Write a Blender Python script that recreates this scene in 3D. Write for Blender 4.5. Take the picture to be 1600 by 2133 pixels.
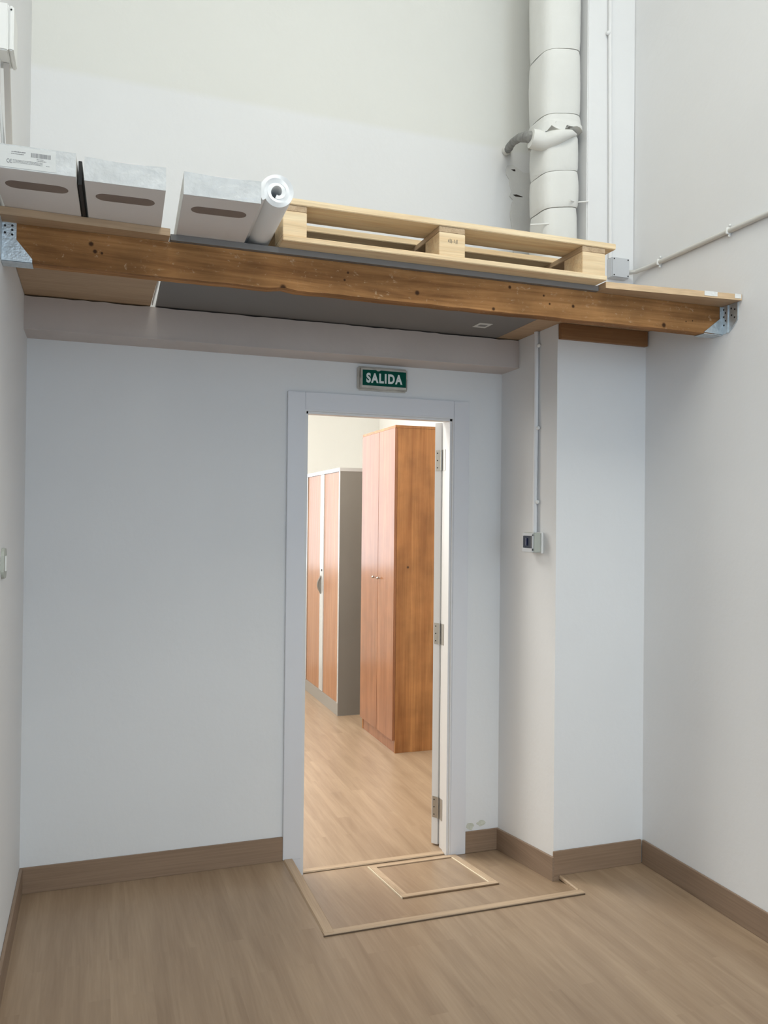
import bpy, bmesh, math, random
from mathutils import Vector, Matrix
random.seed(7)
C = bpy.context.scene
for o in list(bpy.data.objects): bpy.data.objects.remove(o)

# ------------------------------------------------------------------ camera
YAW, PITCH, ROLL, FPX = 0.3382, 0.0098, 0.0104, 1711.58
cy, sy, cp, sp = math.cos(YAW), math.sin(YAW), math.cos(PITCH), math.sin(PITCH)
fw = Vector((sy*cp, cy*cp, sp)); rt = Vector((cy, -sy, 0)); up = rt.cross(fw)
c_, s_ = math.cos(ROLL), math.sin(ROLL)
rt2 = c_*rt + s_*up; up2 = -s_*rt + c_*up
cam_d = bpy.data.cameras.new('camera'); cam = bpy.data.objects.new('camera', cam_d)
C.collection.objects.link(cam); C.camera = cam
cam_d.sensor_fit = 'HORIZONTAL'; cam_d.sensor_width = 36; cam_d.lens = 36*FPX/1600
cam_d.clip_start = 0.05
M = Matrix.Identity(4)
for i in range(3):
    M[i][0] = rt2[i]; M[i][1] = up2[i]; M[i][2] = -fw[i]
M[0][3], M[1][3], M[2][3] = 0, -3.5139, 1.4767
cam.matrix_world = M

# ------------------------------------------------------------------ world, lights, exposure
w = bpy.data.worlds.new('world'); C.world = w; w.use_nodes = True
w.node_tree.nodes['Background'].inputs[0].default_value = (0.86, 0.93, 1.0, 1)
w.node_tree.nodes['Background'].inputs[1].default_value = 1.5
C.view_settings.view_transform = 'Standard'; C.view_settings.look = 'None'
C.view_settings.gamma = 1; C.view_settings.use_curve_mapping = False
C.view_settings.exposure = -0.17

def area(name, loc, target, sx, sy_, power, col):
    d = bpy.data.lights.new(name, 'AREA'); d.shape = 'RECTANGLE'; d.size = sx; d.size_y = sy_
    d.energy = power; d.color = col
    o = bpy.data.objects.new(name, d); C.collection.objects.link(o); o.location = loc
    o.rotation_euler = (Vector(target)-Vector(loc)).to_track_quat('-Z', 'Y').to_euler()
    return o
area('skylight_daylight', (0.8, -3.6, 5.62), (0.8, -3.6, 0), 1.9, 2.8, 108, (1.0, 0.975, 0.845))
area('rear_window_daylight', (1.25, -7.12, 1.95), (1.25, 0, 1.95), 1.8, 2.5, 70, (0.60, 0.81, 1.0))
area('left_window_daylight', (-0.37, -4.75, 2.4), (3.0, -4.0, 1.9), 1.3, 1.9, 19, (0.60, 0.81, 1.0))
area('hall_window_daylight', (0.45, 5.10, 1.85), (0.45, 0, 1.6), 3.0, 1.8, 32, (1.0, 0.98, 0.98))
area('hall_side_window_daylight', (-1.62, 3.4, 2.1), (3, 3.4, 1.3), 2.3, 1.7, 68, (1.0, 0.96, 0.86))
area('hall_fill_light', (0.5, 1.5, 3.32), (0.5, 1.5, 0), 1.7, 1.3, 130, (1.0, 0.97, 0.88))  # added overhead fill to brighten hall and wardrobe side, not a known skylight

# ------------------------------------------------------------------ materials
def newmat(name):
    m = bpy.data.materials.new(name); m.use_nodes = True
    nt = m.node_tree; b = nt.nodes['Principled BSDF']
    return m, nt, b
def srgb(r, g, b):
    f = lambda c: (c/255/12.92) if c/255 <= 0.04045 else ((c/255+0.055)/1.055)**2.4
    return (f(r), f(g), f(b), 1)
def N(nt, t, **k):
    n = nt.nodes.new(t)
    for a, v in k.items():
        if a in n.inputs: n.inputs[a].default_value = v
        else: setattr(n, a, v)
    return n
def coords(nt, scale, kind='Object'):
    t = nt.nodes.new('ShaderNodeTexCoord'); mp = nt.nodes.new('ShaderNodeMapping')
    mp.inputs['Scale'].default_value = scale
    nt.links.new(t.outputs[kind], mp.inputs[0]); return mp
def ramp(nt, src, stops):
    r = nt.nodes.new('ShaderNodeValToRGB'); e = r.color_ramp.elements
    e[0].position, e[0].color = stops[0]; e[1].position, e[1].color = stops[-1]
    for p, c in stops[1:-1]:
        x = e.new(p); x.color = c
    nt.links.new(src, r.inputs[0]); return r
def plain(name, col, rough=0.6, metal=0, bump=0, bscale=60, var=0.0, spec=0.5, vscale=4):
    m, nt, b = newmat(name)
    b.inputs['Base Color'].default_value = col; b.inputs['Roughness'].default_value = rough
    b.inputs['Metallic'].default_value = metal; b.inputs['Specular IOR Level'].default_value = spec
    if var:
        mp = coords(nt, (1, 1, 1)); n = N(nt, 'ShaderNodeTexNoise', Scale=vscale, Detail=5.0)
        nt.links.new(mp.outputs[0], n.inputs['Vector'])
        lo = tuple(c*(1-var) for c in col[:3])+(1,); hi = tuple(min(1, c*(1+var)) for c in col[:3])+(1,)
        r = ramp(nt, n.outputs[0], [(0.3, lo), (0.7, hi)]); nt.links.new(r.outputs[0], b.inputs['Base Color'])
    if bump:
        mp = coords(nt, (1, 1, 1)); n = N(nt, 'ShaderNodeTexNoise', Scale=bscale, Detail=4.0)
        nt.links.new(mp.outputs[0], n.inputs['Vector'])
        bp = N(nt, 'ShaderNodeBump', Strength=bump, Distance=0.01)
        nt.links.new(n.outputs[0], bp.inputs['Height']); nt.links.new(bp.outputs[0], b.inputs['Normal'])
    return m
def wood(name, lo, hi, axis=0, rough=0.55, fine=1.0, spots=None, streak=None, spec=0.4, bump=0.15, mottle=0.0):
    """grain runs along axis; spots = [(x,y,z,r)] dark knots / nail holes in object coordinates"""
    m, nt, b = newmat(name)
    sc = [9*fine, 9*fine, 9*fine]; sc[axis] = 0.55*fine
    mp = coords(nt, tuple(sc)); n = N(nt, 'ShaderNodeTexNoise', Scale=2.2, Detail=7.0, Roughness=0.62, Distortion=0.7)
    nt.links.new(mp.outputs[0], n.inputs['Vector'])
    r = ramp(nt, n.outputs[0], [(0.3, lo), (0.52, tuple((a+c)/2 for a, c in zip(lo, hi))), (0.72, hi)])
    out = r.outputs[0]
    sc2 = [70*fine]*3; sc2[axis] = 1.6*fine
    mp2 = coords(nt, tuple(sc2)); n2 = N(nt, 'ShaderNodeTexNoise', Scale=2.0, Detail=3.0)
    nt.links.new(mp2.outputs[0], n2.inputs['Vector'])
    r2 = ramp(nt, n2.outputs[0], [(0.35, (0.86, 0.85, 0.84, 1)), (0.6, (1, 1, 1, 1))])
    mx = N(nt, 'ShaderNodeMixRGB', blend_type='MULTIPLY', Fac=1.0)
    nt.links.new(out, mx.inputs[1]); nt.links.new(r2.outputs[0], mx.inputs[2]); out = mx.outputs[0]
    if mottle:
        mp3 = coords(nt, (3, 3, 3)); n3 = N(nt, 'ShaderNodeTexNoise', Scale=2.0, Detail=4.0)
        nt.links.new(mp3.outputs[0], n3.inputs['Vector'])
        r3 = ramp(nt, n3.outputs[0], [(0.35, (1-mottle,)*3+(1,)), (0.65, (1, 1, 1, 1))])
        mx = N(nt, 'ShaderNodeMixRGB', blend_type='MULTIPLY', Fac=1.0)
        nt.links.new(out, mx.inputs[1]); nt.links.new(r3.outputs[0], mx.inputs[2]); out = mx.outputs[0]
    if streak:   # pale scuffs of plaster
        mp4 = coords(nt, (7, 7, 14)); n4 = N(nt, 'ShaderNodeTexNoise', Scale=3.0, Detail=9.0, Roughness=0.8, Distortion=1.5)
        nt.links.new(mp4.outputs[0], n4.inputs['Vector'])
        r4 = ramp(nt, n4.outputs[0], [(0.55, (0, 0, 0, 1)), (0.62, (1, 1, 1, 1))])
        n5 = N(nt, 'ShaderNodeTexNoise', Scale=70.0, Detail=3.0)
        t = nt.nodes.new('ShaderNodeTexCoord'); nt.links.new(t.outputs['Object'], n5.inputs['Vector'])
        r5 = ramp(nt, n5.outputs[0], [(0.5, (0, 0, 0, 1)), (0.66, (0.45, 0.45, 0.45, 1))])
        ml = N(nt, 'ShaderNodeMath', operation='MULTIPLY')
        nt.links.new(r4.outputs[0], ml.inputs[0]); nt.links.new(r5.outputs[0], ml.inputs[1])
        mx = N(nt, 'ShaderNodeMixRGB', blend_type='MIX'); mx.inputs[2].default_value = streak
        nt.links.new(ml.outputs[0], mx.inputs[0]); nt.links.new(out, mx.inputs[1]); out = mx.outputs[0]
    for (x, y, z, rad) in (spots or []):
        t = nt.nodes.new('ShaderNodeTexCoord')
        d = N(nt, 'ShaderNodeVectorMath', operation='DISTANCE'); d.inputs[1].default_value = (x, y, z)
        nt.links.new(t.outputs['Object'], d.inputs[0])
        mr = N(nt, 'ShaderNodeMapRange'); mr.inputs['From Min'].default_value = rad*0.6
        mr.inputs['From Max'].default_value = rad*1.3; mr.inputs['To Min'].default_value = 0.9; mr.inputs['To Max'].default_value = 0
        nt.links.new(d.outputs['Value'], mr.inputs['Value'])
        mx = N(nt, 'ShaderNodeMixRGB', blend_type='MIX'); mx.inputs[2].default_value = (0.03, 0.012, 0.006, 1)
        nt.links.new(mr.outputs[0], mx.inputs[0]); nt.links.new(out, mx.inputs[1]); out = mx.outputs[0]
    nt.links.new(out, b.inputs['Base Color'])
    b.inputs['Roughness'].default_value = rough; b.inputs['Specular IOR Level'].default_value = spec
    bp = N(nt, 'ShaderNodeBump', Strength=bump, Distance=0.003)
    nt.links.new(n2.outputs[0], bp.inputs['Height']); nt.links.new(bp.outputs[0], b.inputs['Normal'])
    return m
def laminate(name, tint=(1, 1, 1)):
    m, nt, b = newmat(name)
    t = nt.nodes.new('ShaderNodeNewGeometry')
    sep = nt.nodes.new('ShaderNodeSeparateXYZ'); nt.links.new(t.outputs['Position'], sep.inputs[0])
    comb = nt.nodes.new('ShaderNodeCombineXYZ')
    nt.links.new(sep.outputs[1], comb.inputs[0]); nt.links.new(sep.outputs[0], comb.inputs[1])
    br = N(nt, 'ShaderNodeTexBrick', Scale=1.0); br.offset = 0.37; br.offset_frequency = 2
    br.inputs['Color1'].default_value = (0, 0, 0, 1); br.inputs['Color2'].default_value = (1, 1, 1, 1)
    br.inputs['Mortar'].default_value = (0.5, 0.5, 0.5, 1)
    br.inputs['Mortar Size'].default_value = 0.0004; br.inputs['Mortar Smooth'].default_value = 0.3
    br.inputs['Brick Width'].default_value = 0.62; br.inputs['Row Height'].default_value = 0.064
    nt.links.new(comb.outputs[0], br.inputs['Vector'])
    mp = nt.nodes.new('ShaderNodeMapping'); mp.inputs['Scale'].default_value = (16, 1.3, 4)
    nt.links.new(t.outputs['Position'], mp.inputs[0])
    # shift grain per strip
    ad = N(nt, 'ShaderNodeVectorMath', operation='ADD'); nt.links.new(mp.outputs[0], ad.inputs[0])
    mu = N(nt, 'ShaderNodeVectorMath', operation='SCALE'); mu.inputs['Scale'].default_value = 0.6
    nt.links.new(br.outputs[0], mu.inputs[0]); nt.links.new(mu.outputs[0], ad.inputs[1])
    n = N(nt, 'ShaderNodeTexNoise', Scale=1.0, Detail=6.0, Roughness=0.6, Distortion=0.4)
    nt.links.new(ad.outputs[0], n.inputs['Vector'])
    A = [0.43*tint[0], 0.315*tint[1], 0.225*tint[2], 1]; B = [0.60*tint[0], 0.465*tint[1], 0.345*tint[2], 1]
    r = ramp(nt, n.outputs[0], [(0.3, tuple(A)), (0.7, tuple(B))])
    r2 = ramp(nt, br.outputs[0], [(0.0, (0.93, 0.925, 0.92, 1)), (1.0, (1, 1, 1, 1))])
    mx = N(nt, 'ShaderNodeMixRGB', blend_type='MULTIPLY', Fac=1.0)
    nt.links.new(r.outputs[0], mx.inputs[1]); nt.links.new(r2.outputs[0], mx.inputs[2])
    n3 = N(nt, 'ShaderNodeTexNoise', Scale=1.0, Detail=3.0)
    mp3 = nt.nodes.new('ShaderNodeMapping'); mp3.inputs['Scale'].default_value = (120, 5, 5)
    nt.links.new(t.outputs['Position'], mp3.inputs[0]); nt.links.new(mp3.outputs[0], n3.inputs['Vector'])
    r3 = ramp(nt, n3.outputs[0], [(0.35, (0.92, 0.91, 0.90, 1)), (0.65, (1, 1, 1, 1))])
    mx2 = N(nt, 'ShaderNodeMixRGB', blend_type='MULTIPLY', Fac=1.0)
    nt.links.new(mx.outputs[0], mx2.inputs[1]); nt.links.new(r3.outputs[0], mx2.inputs[2])
    nt.links.new(mx2.outputs[0], b.inputs['Base Color'])
    b.inputs['Roughness'].default_value = 0.36; b.inputs['Specular IOR Level'].default_value = 0.5
    return m
def wallmat(name, col, upper=None, zline=3.26, bump=0.25):
    m, nt, b = newmat(name)
    t = nt.nodes.new('ShaderNodeNewGeometry')
    n = N(nt, 'ShaderNodeTexNoise', Scale=1.6, Detail=6.0)
    nt.links.new(t.outputs['Position'], n.inputs['Vector'])
    lo = tuple(c*0.965 for c in col[:3])+(1,)
    r = ramp(nt, n.outputs[0], [(0.3, lo), (0.7, col)]); out = r.outputs[0]
    if upper:   # multiplies in a creamier tone above zline, with a narrow blend
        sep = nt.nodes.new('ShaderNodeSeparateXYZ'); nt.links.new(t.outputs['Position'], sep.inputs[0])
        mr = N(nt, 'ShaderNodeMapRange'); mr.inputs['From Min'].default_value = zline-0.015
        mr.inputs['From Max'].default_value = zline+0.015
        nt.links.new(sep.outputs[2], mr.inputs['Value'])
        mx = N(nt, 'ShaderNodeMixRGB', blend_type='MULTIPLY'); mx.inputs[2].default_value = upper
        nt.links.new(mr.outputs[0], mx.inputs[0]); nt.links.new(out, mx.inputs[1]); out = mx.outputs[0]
    nt.links.new(out, b.inputs['Base Color']); b.inputs['Roughness'].default_value = 0.75
    b.inputs['Specular IOR Level'].default_value = 0.25
    n2 = N(nt, 'ShaderNodeTexNoise', Scale=28.0, Detail=5.0)
    nt.links.new(t.outputs['Position'], n2.inputs['Vector'])
    bp = N(nt, 'ShaderNodeBump', Strength=bump, Distance=0.004)
    nt.links.new(n2.outputs[0], bp.inputs['Height']); nt.links.new(bp.outputs[0], b.inputs['Normal'])
    return m

WALL = wallmat('wall_paint', (0.80, 0.803, 0.81, 1))
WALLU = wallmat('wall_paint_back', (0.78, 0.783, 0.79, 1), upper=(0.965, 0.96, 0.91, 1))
ROUGHW = wallmat('rough_plaster', (0.72, 0.72, 0.71, 1), bump=0.9)
HALLW = wallmat('hall_paint', (0.86, 0.86, 0.83, 1))
CEIL = plain('ceiling_paint', (0.78, 0.77, 0.72, 1), 0.8)
LAM = laminate('laminate_floor', (0.655, 0.61, 0.55))
BASE = wood('baseboard_laminate', (0.275, 0.185, 0.122, 1), (0.305, 0.207, 0.14, 1), axis=0, rough=0.5, bump=0.03)
BASEY = wood('baseboard_laminate_side', (0.26, 0.18, 0.125, 1), (0.315, 0.222, 0.157, 1), axis=1, rough=0.5)
STRIP = wood('strip_laminate', (0.42, 0.30, 0.20, 1), (0.55, 0.41, 0.28, 1), axis=0, rough=0.45)
STRIPE = plain('strip_edge', (0.72, 0.55, 0.36, 1), 0.4)
DARKG = plain('dark_gap', (0.03, 0.022, 0.018, 1), 0.9)
LACQ = plain('white_lacquer', (0.71, 0.71, 0.74, 1), 0.38, bump=0.03, bscale=20)
JAMB = plain('jamb_white', (0.72, 0.715, 0.72, 1), 0.35)
STEELW = plain('painted_steel', (0.56, 0.50, 0.47, 1), 0.55, bump=0.15, bscale=30, var=0.05)
ZINC = plain('galvanised', (0.58, 0.64, 0.68, 1), 0.42, metal=0.75, bump=0.2, bscale=90, var=0.12, vscale=60)
NAIL = plain('nail_hole', (0.02, 0.02, 0.022, 1), 0.8)
HINGE = plain('hinge_steel', (0.45, 0.44, 0.42, 1), 0.35, metal=0.9)
WHITEP = plain('white_plastic', (0.80, 0.80, 0.78, 1), 0.45)
GREYP = plain('grey_plastic', (0.55, 0.57, 0.60, 1), 0.5)
BEIGEP = plain('beige_plastic', (0.45, 0.47, 0.42, 1), 0.5)
CONDW = plain('painted_conduit', (0.78, 0.78, 0.79, 1), 0.5)
CONDG = plain('wall_conduit', (0.62, 0.61, 0.58, 1), 0.5)
CARD = plain('white_carton', (0.72, 0.69, 0.68, 1), 0.7, bump=0.08, bscale=40, var=0.04)
CARDSIDE = plain('carton_side', (0.78, 0.77, 0.74, 1), 0.65)
SLOTM = plain('brown_card_inside', (0.22, 0.17, 0.145, 1), 0.85, var=0.08, vscale=9)
TAPE = plain('clear_tape_on_card', (0.60, 0.615, 0.62, 1), 0.2, bump=0.45, bscale=38, var=0.10, vscale=22)
LABEL = plain('carton_label', (0.64, 0.65, 0.64, 1), 0.45, bump=0.05)
INK = plain('grey_ink', (0.22, 0.22, 0.23, 1), 0.7)
BLACKP = plain('black_board', (0.012, 0.012, 0.013, 1), 0.6)
WRAP = plain('pipe_wrap', (0.73, 0.73, 0.705, 1), 0.7, bump=0.5, bscale=9, var=0.03)
WRAPT = plain('torn_wrap', (0.70, 0.66, 0.60, 1), 0.9, bump=1.0, bscale=50, var=0.15, vscale=30)
STUBM = plain('stub_pipe', (0.27, 0.27, 0.26, 1), 0.7, bump=0.8, bscale=60, var=0.3, vscale=30)
GREEN = plain('sign_green', (0.002, 0.075, 0.052, 1), 0.7, spec=0.1)
SIGNW = plain('sign_frame', (0.50, 0.47, 0.42, 1), 0.5, var=0.12, vscale=25)
LETTER = plain('sign_letter', (0.72, 0.78, 0.76, 1), 0.5)
FOAM, nt, b = newmat('white_foam')
b.inputs['Base Color'].default_value = (0.86, 0.87, 0.88, 1); b.inputs['Roughness'].default_value = 0.6
b.inputs['Subsurface Weight'].default_value = 0.35; b.inputs['Subsurface Radius'].default_value = (0.02, 0.02, 0.02)
GLASSD = plain('dark_window', (0.015, 0.02, 0.04, 1), 0.08, spec=0.8)
GREYBOARD = plain('grey_melamine', (0.185, 0.175, 0.17, 1), 0.55, var=0.03, vscale=2)
GREYPLATE = plain('grey_steel', (0.19, 0.175, 0.155, 1), 0.5, var=0.06, vscale=2)
GREYFR = plain('cabinet_frame', (0.55, 0.56, 0.56, 1), 0.22, metal=0.25)
GLASS, nt, b = newmat('window_glass')
b.inputs['Transmission Weight'].default_value = 1; b.inputs['Roughness'].default_value = 0; b.inputs['IOR'].default_value = 1.02

TAN = wood('tan_board', (0.46, 0.32, 0.20, 1), (0.54, 0.385, 0.25, 1), axis=0, rough=0.6, mottle=0.06)
TANEDGE = wood('tan_ply', (0.42, 0.28, 0.15, 1), (0.56, 0.39, 0.22, 1), axis=0, rough=0.6)
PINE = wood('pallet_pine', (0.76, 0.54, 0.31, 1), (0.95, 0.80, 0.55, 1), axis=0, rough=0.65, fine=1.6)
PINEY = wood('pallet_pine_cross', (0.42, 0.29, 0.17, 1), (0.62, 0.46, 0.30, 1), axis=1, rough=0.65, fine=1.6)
LEDGE = wood('ledge_wood', (0.26, 0.125, 0.05, 1), (0.36, 0.185, 0.08, 1), axis=0, rough=0.6)
CHERRY = wood('cherry_side', (0.30, 0.115, 0.036, 1), (0.57, 0.27, 0.10, 1), axis=2, rough=0.38, fine=0.6, mottle=0.25, spots=[(0.1, 0.0, 1.24, 0.008)])
CHERRYD = wood('cherry_door', (0.25, 0.095, 0.042, 1), (0.37, 0.165, 0.08, 1), axis=2, rough=0.2, fine=0.8, mottle=0.12, spec=0.45, bump=0.02)

# ------------------------------------------------------------------ mesh helpers
class MB:
    def __init__(s): s.bm = bmesh.new()
    def box(s, x0, x1, y0, y1, z0, z1, bev=0):
        r = bmesh.ops.create_cube(s.bm, size=1); vs = r['verts']
        for v in vs:
            v.co = Vector((x0+(v.co.x+.5)*(x1-x0), y0+(v.co.y+.5)*(y1-y0), z0+(v.co.z+.5)*(z1-z0)))
        if bev:
            es = list({e for v in vs for e in v.link_edges})
            bmesh.ops.bevel(s.bm, geom=es, offset=bev, segments=2, affect='EDGES', clamp_overlap=True)
        return s
    def prism(s, pts, axis, a, b):
        """polygon pts (2D) extruded along axis from a to b"""
        def P(p, t):
            if axis == 0: return (t, p[0], p[1])
            if axis == 1: return (p[0], t, p[1])
            return (p[0], p[1], t)
        va = [s.bm.verts.new(P(p, a)) for p in pts]; vb = [s.bm.verts.new(P(p, b)) for p in pts]
        s.bm.faces.new(va); s.bm.faces.new(list(reversed(vb)))
        n = len(pts)
        for i in range(n): s.bm.faces.new((va[i], vb[i], vb[(i+1) % n], va[(i+1) % n]))
        bmesh.ops.recalc_face_normals(s.bm, faces=s.bm.faces[:]); return s
    def tube(s, path, r, seg=14, cap=True, rr=None):
        path = [Vector(p) for p in path]; rings = []
        for i, p in enumerate(path):
            d = (path[min(i+1, len(path)-1)]-path[max(i-1, 0)]).normalized()
            a = d.orthogonal().normalized() if i == 0 else (pa - d*pa.dot(d)).normalized()
            pa = a; bb = d.cross(a)
            ri = rr[i] if rr else r
            rings.append([s.bm.verts.new(p+ri*(math.cos(t)*a+math.sin(t)*bb)) for t in [2*math.pi*k/seg for k in range(seg)]])
        for A, B in zip(rings, rings[1:]):
            for k in range(seg): s.bm.faces.new((A[k], A[(k+1) % seg], B[(k+1) % seg], B[k]))
        if cap: s.bm.faces.new(list(reversed(rings[0]))); s.bm.faces.new(rings[-1])
        return s
    def ball(s, c, r, sx=1, sy_=1, sz=1):
        q = bmesh.ops.create_uvsphere(s.bm, u_segments=14, v_segments=8, radius=r)
        for v in q['verts']: v.co = Vector((v.co.x*sx, v.co.y*sy_, v.co.z*sz))+Vector(c)
        return s
def link(name, me):
    o = bpy.data.objects.new(name, me); C.collection.objects.link(o); return o
def build(mb, name, mat, parent=None, base=None, smooth=False):
    """vertices are given in world space (or in the parent's frame when it is at rest)"""
    bm = mb.bm
    off = Vector(base) if base is not None else Vector((0, 0, 0))
    if parent is not None: off = Vector(parent['_base'])
    for v in bm.verts: v.co -= off
    bmesh.ops.recalc_face_normals(bm, faces=bm.faces[:])
    me = bpy.data.meshes.new(name); bm.to_mesh(me); bm.free()
    me.materials.append(mat)
    if smooth:
        for p in me.polygons: p.use_smooth = True
        try: me.set_sharp_from_angle(angle=math.radians(38))
        except Exception: pass
    o = link(name, me)
    if parent is not None: o.parent = parent; o['_base'] = tuple(off)
    else: o.location = off; o['_base'] = tuple(off)
    return o
def thing(name, label, cat, base, group=None):
    o = bpy.data.objects.new(name, None); C.collection.objects.link(o); o.location = base
    o.empty_display_size = 0.05
    o['_base'] = tuple(base); o['label'] = label; o['category'] = cat
    if group: o['group'] = group
    return o
def tag(o, label, cat, group=None):
    o['label'] = label; o['category'] = cat
    if group: o['group'] = group
    return o
def struct(o, label=None):
    o['kind'] = 'structure'
    if label: o['label'] = label
    return o
def sempty(name, base, label=None):
    o = bpy.data.objects.new(name, None); C.collection.objects.link(o); o.location = base
    o['_base'] = tuple(base); struct(o, label); return o
def jitter_edge(a, b, n, amp):
    out = []
    for i in range(n+1):
        t = i/n; out.append((a[0]+(b[0]-a[0])*t+random.uniform(-amp, amp)*(0 < i < n), a[1]+(b[1]-a[1])*t+random.uniform(-amp, amp)*(0 < i < n)))
    return out

# ------------------------------------------------------------------ room dimensions
XL, XR, XP, YP = -0.261, 2.269, 1.826, -0.501
XC1, XI1, XI2, XC2 = 0.7844, 0.868, 1.568, 1.651
ZI, ZC, LOW, RAMP, HB = 1.951, 2.034, -0.079, -0.681, 0.101
YR, ZT, WT = -7.0, 5.5, 0.10
XE, XS = 1.856, 0.786
rz = lambda y: LOW*(1+y/(-RAMP))          # height of the ramp

# ------------------------------------------------------------------ structure
m = MB(); m.box(XL-.1, XS, YR-.1, 0.0, -0.2, 0); m.box(XS, XE, YR-.1, RAMP, -0.2, 0); m.box(XE, XR+.1, YR-.1, 0, -0.2, 0)
struct(build(m, 'floor', LAM), 'beige laminate floor of the room in front of the doorway')
m = MB(); m.prism([(RAMP, 0.0), (0.03, rz(0.03)), (0.03, -0.2), (RAMP, -0.2)], 0, XS, XE)
struct(build(m, 'floor', LAM), 'laminate ramp sloping down to the doorway')
m = MB(); m.box(-1.6, 3.05, 0.03, 5.1, -0.25, LOW)
struct(build(m, 'floor', LAM), 'bright laminate floor of the hall beyond the doorway')

m = MB()
m.box(XL-.1, XI1-.02, 0, WT, -0.2, ZT); m.box(XI2+.02, XR+.1, 0, WT, -0.2, ZT); m.box(XI1-.02, XI2+.02, 0, WT, ZI+.02, ZT)
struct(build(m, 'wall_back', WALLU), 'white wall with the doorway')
m = MB(); m.box(XL-.1, XL, -4.05, 0, 0, ZT); m.box(XL-.1, XL, YR, -5.45, 0, ZT); m.box(XL-.1, XL, -5.45, -4.05, 0, 1.4); m.box(XL-.1, XL, -5.45, -4.05, 3.4, ZT); struct(build(m, 'wall_left', WALL), 'white wall along the left side')
m = MB(); m.box(XR, XR+.1, YR, 0, 0, ZT); struct(build(m, 'wall_right', WALL), 'white wall along the right side')
m = MB(); m.box(XP, XR, YP, 0, LOW-.05, 2.3095); struct(build(m, 'wall_pillar', WALL), 'boxed white pillar under the shelf beside the doorway')
m = MB(); m.box(2.022, XR, -0.410, 0, 2.3325, ZT, 0.004); struct(build(m, 'wall_column', WALL), 'white column above the shelf in the right corner')
# rear wall with its window, ceiling with skylight
m = MB(); wx0, wx1, wz0, wz1 = 0.35, 2.15, 0.7, 3.2
m.box(XL-.1, wx0, YR-.1, YR, 0, ZT); m.box(wx1, XR+.1, YR-.1, YR, 0, ZT); m.box(wx0, wx1, YR-.1, YR, 0, wz0); m.box(wx0, wx1, YR-.1, YR, wz1, ZT)
struct(build(m, 'wall_rear', WALL))
W = sempty('window_1', (1.25, YR-.05, wz0))
m = MB()
for x in (wx0, 0.93, 1.52, wx1-.05): m.box(x, x+.05, YR-.08, YR-.03, wz0, wz1)
for z in (wz0, 1.95, wz1-.05): m.box(wx0, wx1, YR-.079, YR-.031, z, z+.05)
build(m, 'window_frame', WHITEP, W)
m = MB(); m.box(XL-.1, XR+.1, YR, -5.0, ZT, ZT+.1); m.box(XL-.1, XR+.1, -2.2, WT, ZT, ZT+.1)
m.box(XL-.1, -0.15, -5.0, -2.2, ZT, ZT+.1); m.box(1.75, XR+.1, -5.0, -2.2, ZT, ZT+.1)
struct(build(m, 'ceiling', CEIL))

# hall beyond the door
m = MB(); hx0, hx1, hz0, hz1 = -1.05, 1.95, 0.95, 2.75
YF, XW, HC = 5.0, 2.93, 3.2
m.box(-1.6, hx0, YF, YF+.1, LOW, HC); m.box(hx1, XW+.1, YF, YF+.1, LOW, HC); m.box(hx0, hx1, YF, YF+.1, LOW, hz0); m.box(hx0, hx1, YF, YF+.1, hz1, HC)
struct(build(m, 'wall_hall_end', HALLW), 'bright end wall of the hall')
m = MB(); m.box(XW, XW+.1, WT, YF, LOW, HC); struct(build(m, 'wall_hall_right', HALLW), 'cream wall behind the cabinets')
m = MB()
m.box(-1.6, -1.5, WT, 2.2, LOW, HC); m.box(-1.6, -1.5, 4.6, YF, LOW, HC); m.box(-1.6, -1.5, 2.2, 4.6, LOW, 1.25); m.box(-1.6, -1.5, 2.2, 4.6, 2.95, HC)
struct(build(m, 'wall_hall_left', HALLW))
m = MB(); m.box(-1.6, XL-.1, 0, WT, -0.2, HC); m.box(XR+.1, XW+.1, 0, WT, -.2, HC)
struct(build(m, 'wall_hall_front', HALLW))
m = MB(); m.box(-1.6, -.4, WT, YF+.1, HC, HC+.1); m.box(1.4, XW+.1, WT, YF+.1, HC, HC+.1); m.box(-.4, 1.4, WT, .8, HC, HC+.1); m.box(-.4, 1.4, 2.2, YF+.1, HC, HC+.1); struct(build(m, 'ceiling', CEIL), 'ceiling of the hall beyond the doorway')  # ceiling opening added to let the overhead hall fill through

# painted steel lintel along the top of the wall, under the shelf
m = MB()
top = jitter_edge((XL, 2.305), (XP-.0005, 2.3045), 60, 0.0022)
m.prism([(XL, 2.1786)]+top+[(XP-.0005, 2.1786)], 1, -0.1676, -0.0005)
m.box(XL, XP-.0005, -0.1706, -0.1676, 2.1786, 2.184)
struct(build(m, 'trim_1', STEELW, base=(0.8, -.08, 2.18)), 'grey painted lintel under the shelf')

# baseboards
m = MB(); m.box(XL+.0005, XC1-.0005, -0.012, -0.0005, 0, HB, .0015); struct(build(m, 'baseboard_back', BASE), 'brown baseboard left of the doorway')
m = MB(); m.box(XL+.0005, XL+.012, YR, -0.0125, 0, HB, .0015); struct(build(m, 'baseboard_left', BASEY), 'brown baseboard along the left wall')
m = MB(); m.box(XR-.012, XR-.0005, YR, YP-.0125, 0, HB, .0015); struct(build(m, 'baseboard_right', BASEY), 'brown baseboard along the right wall')
m = MB(); m.box(XC2+.0005, XP-.0005, -0.012, -0.0005, LOW+.002, LOW+HB, .0015); struct(build(m, 'baseboard_back', BASE), 'short brown baseboard between door casing and pillar')
m = MB(); m.prism([(-.0125, rz(-.0125)+.001), (-.0125, rz(0)+HB), (YP-.0118, rz(YP)+HB-.001), (YP-.0118, rz(YP)+.001)], 0, XP-.012, XP-.0005)
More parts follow.
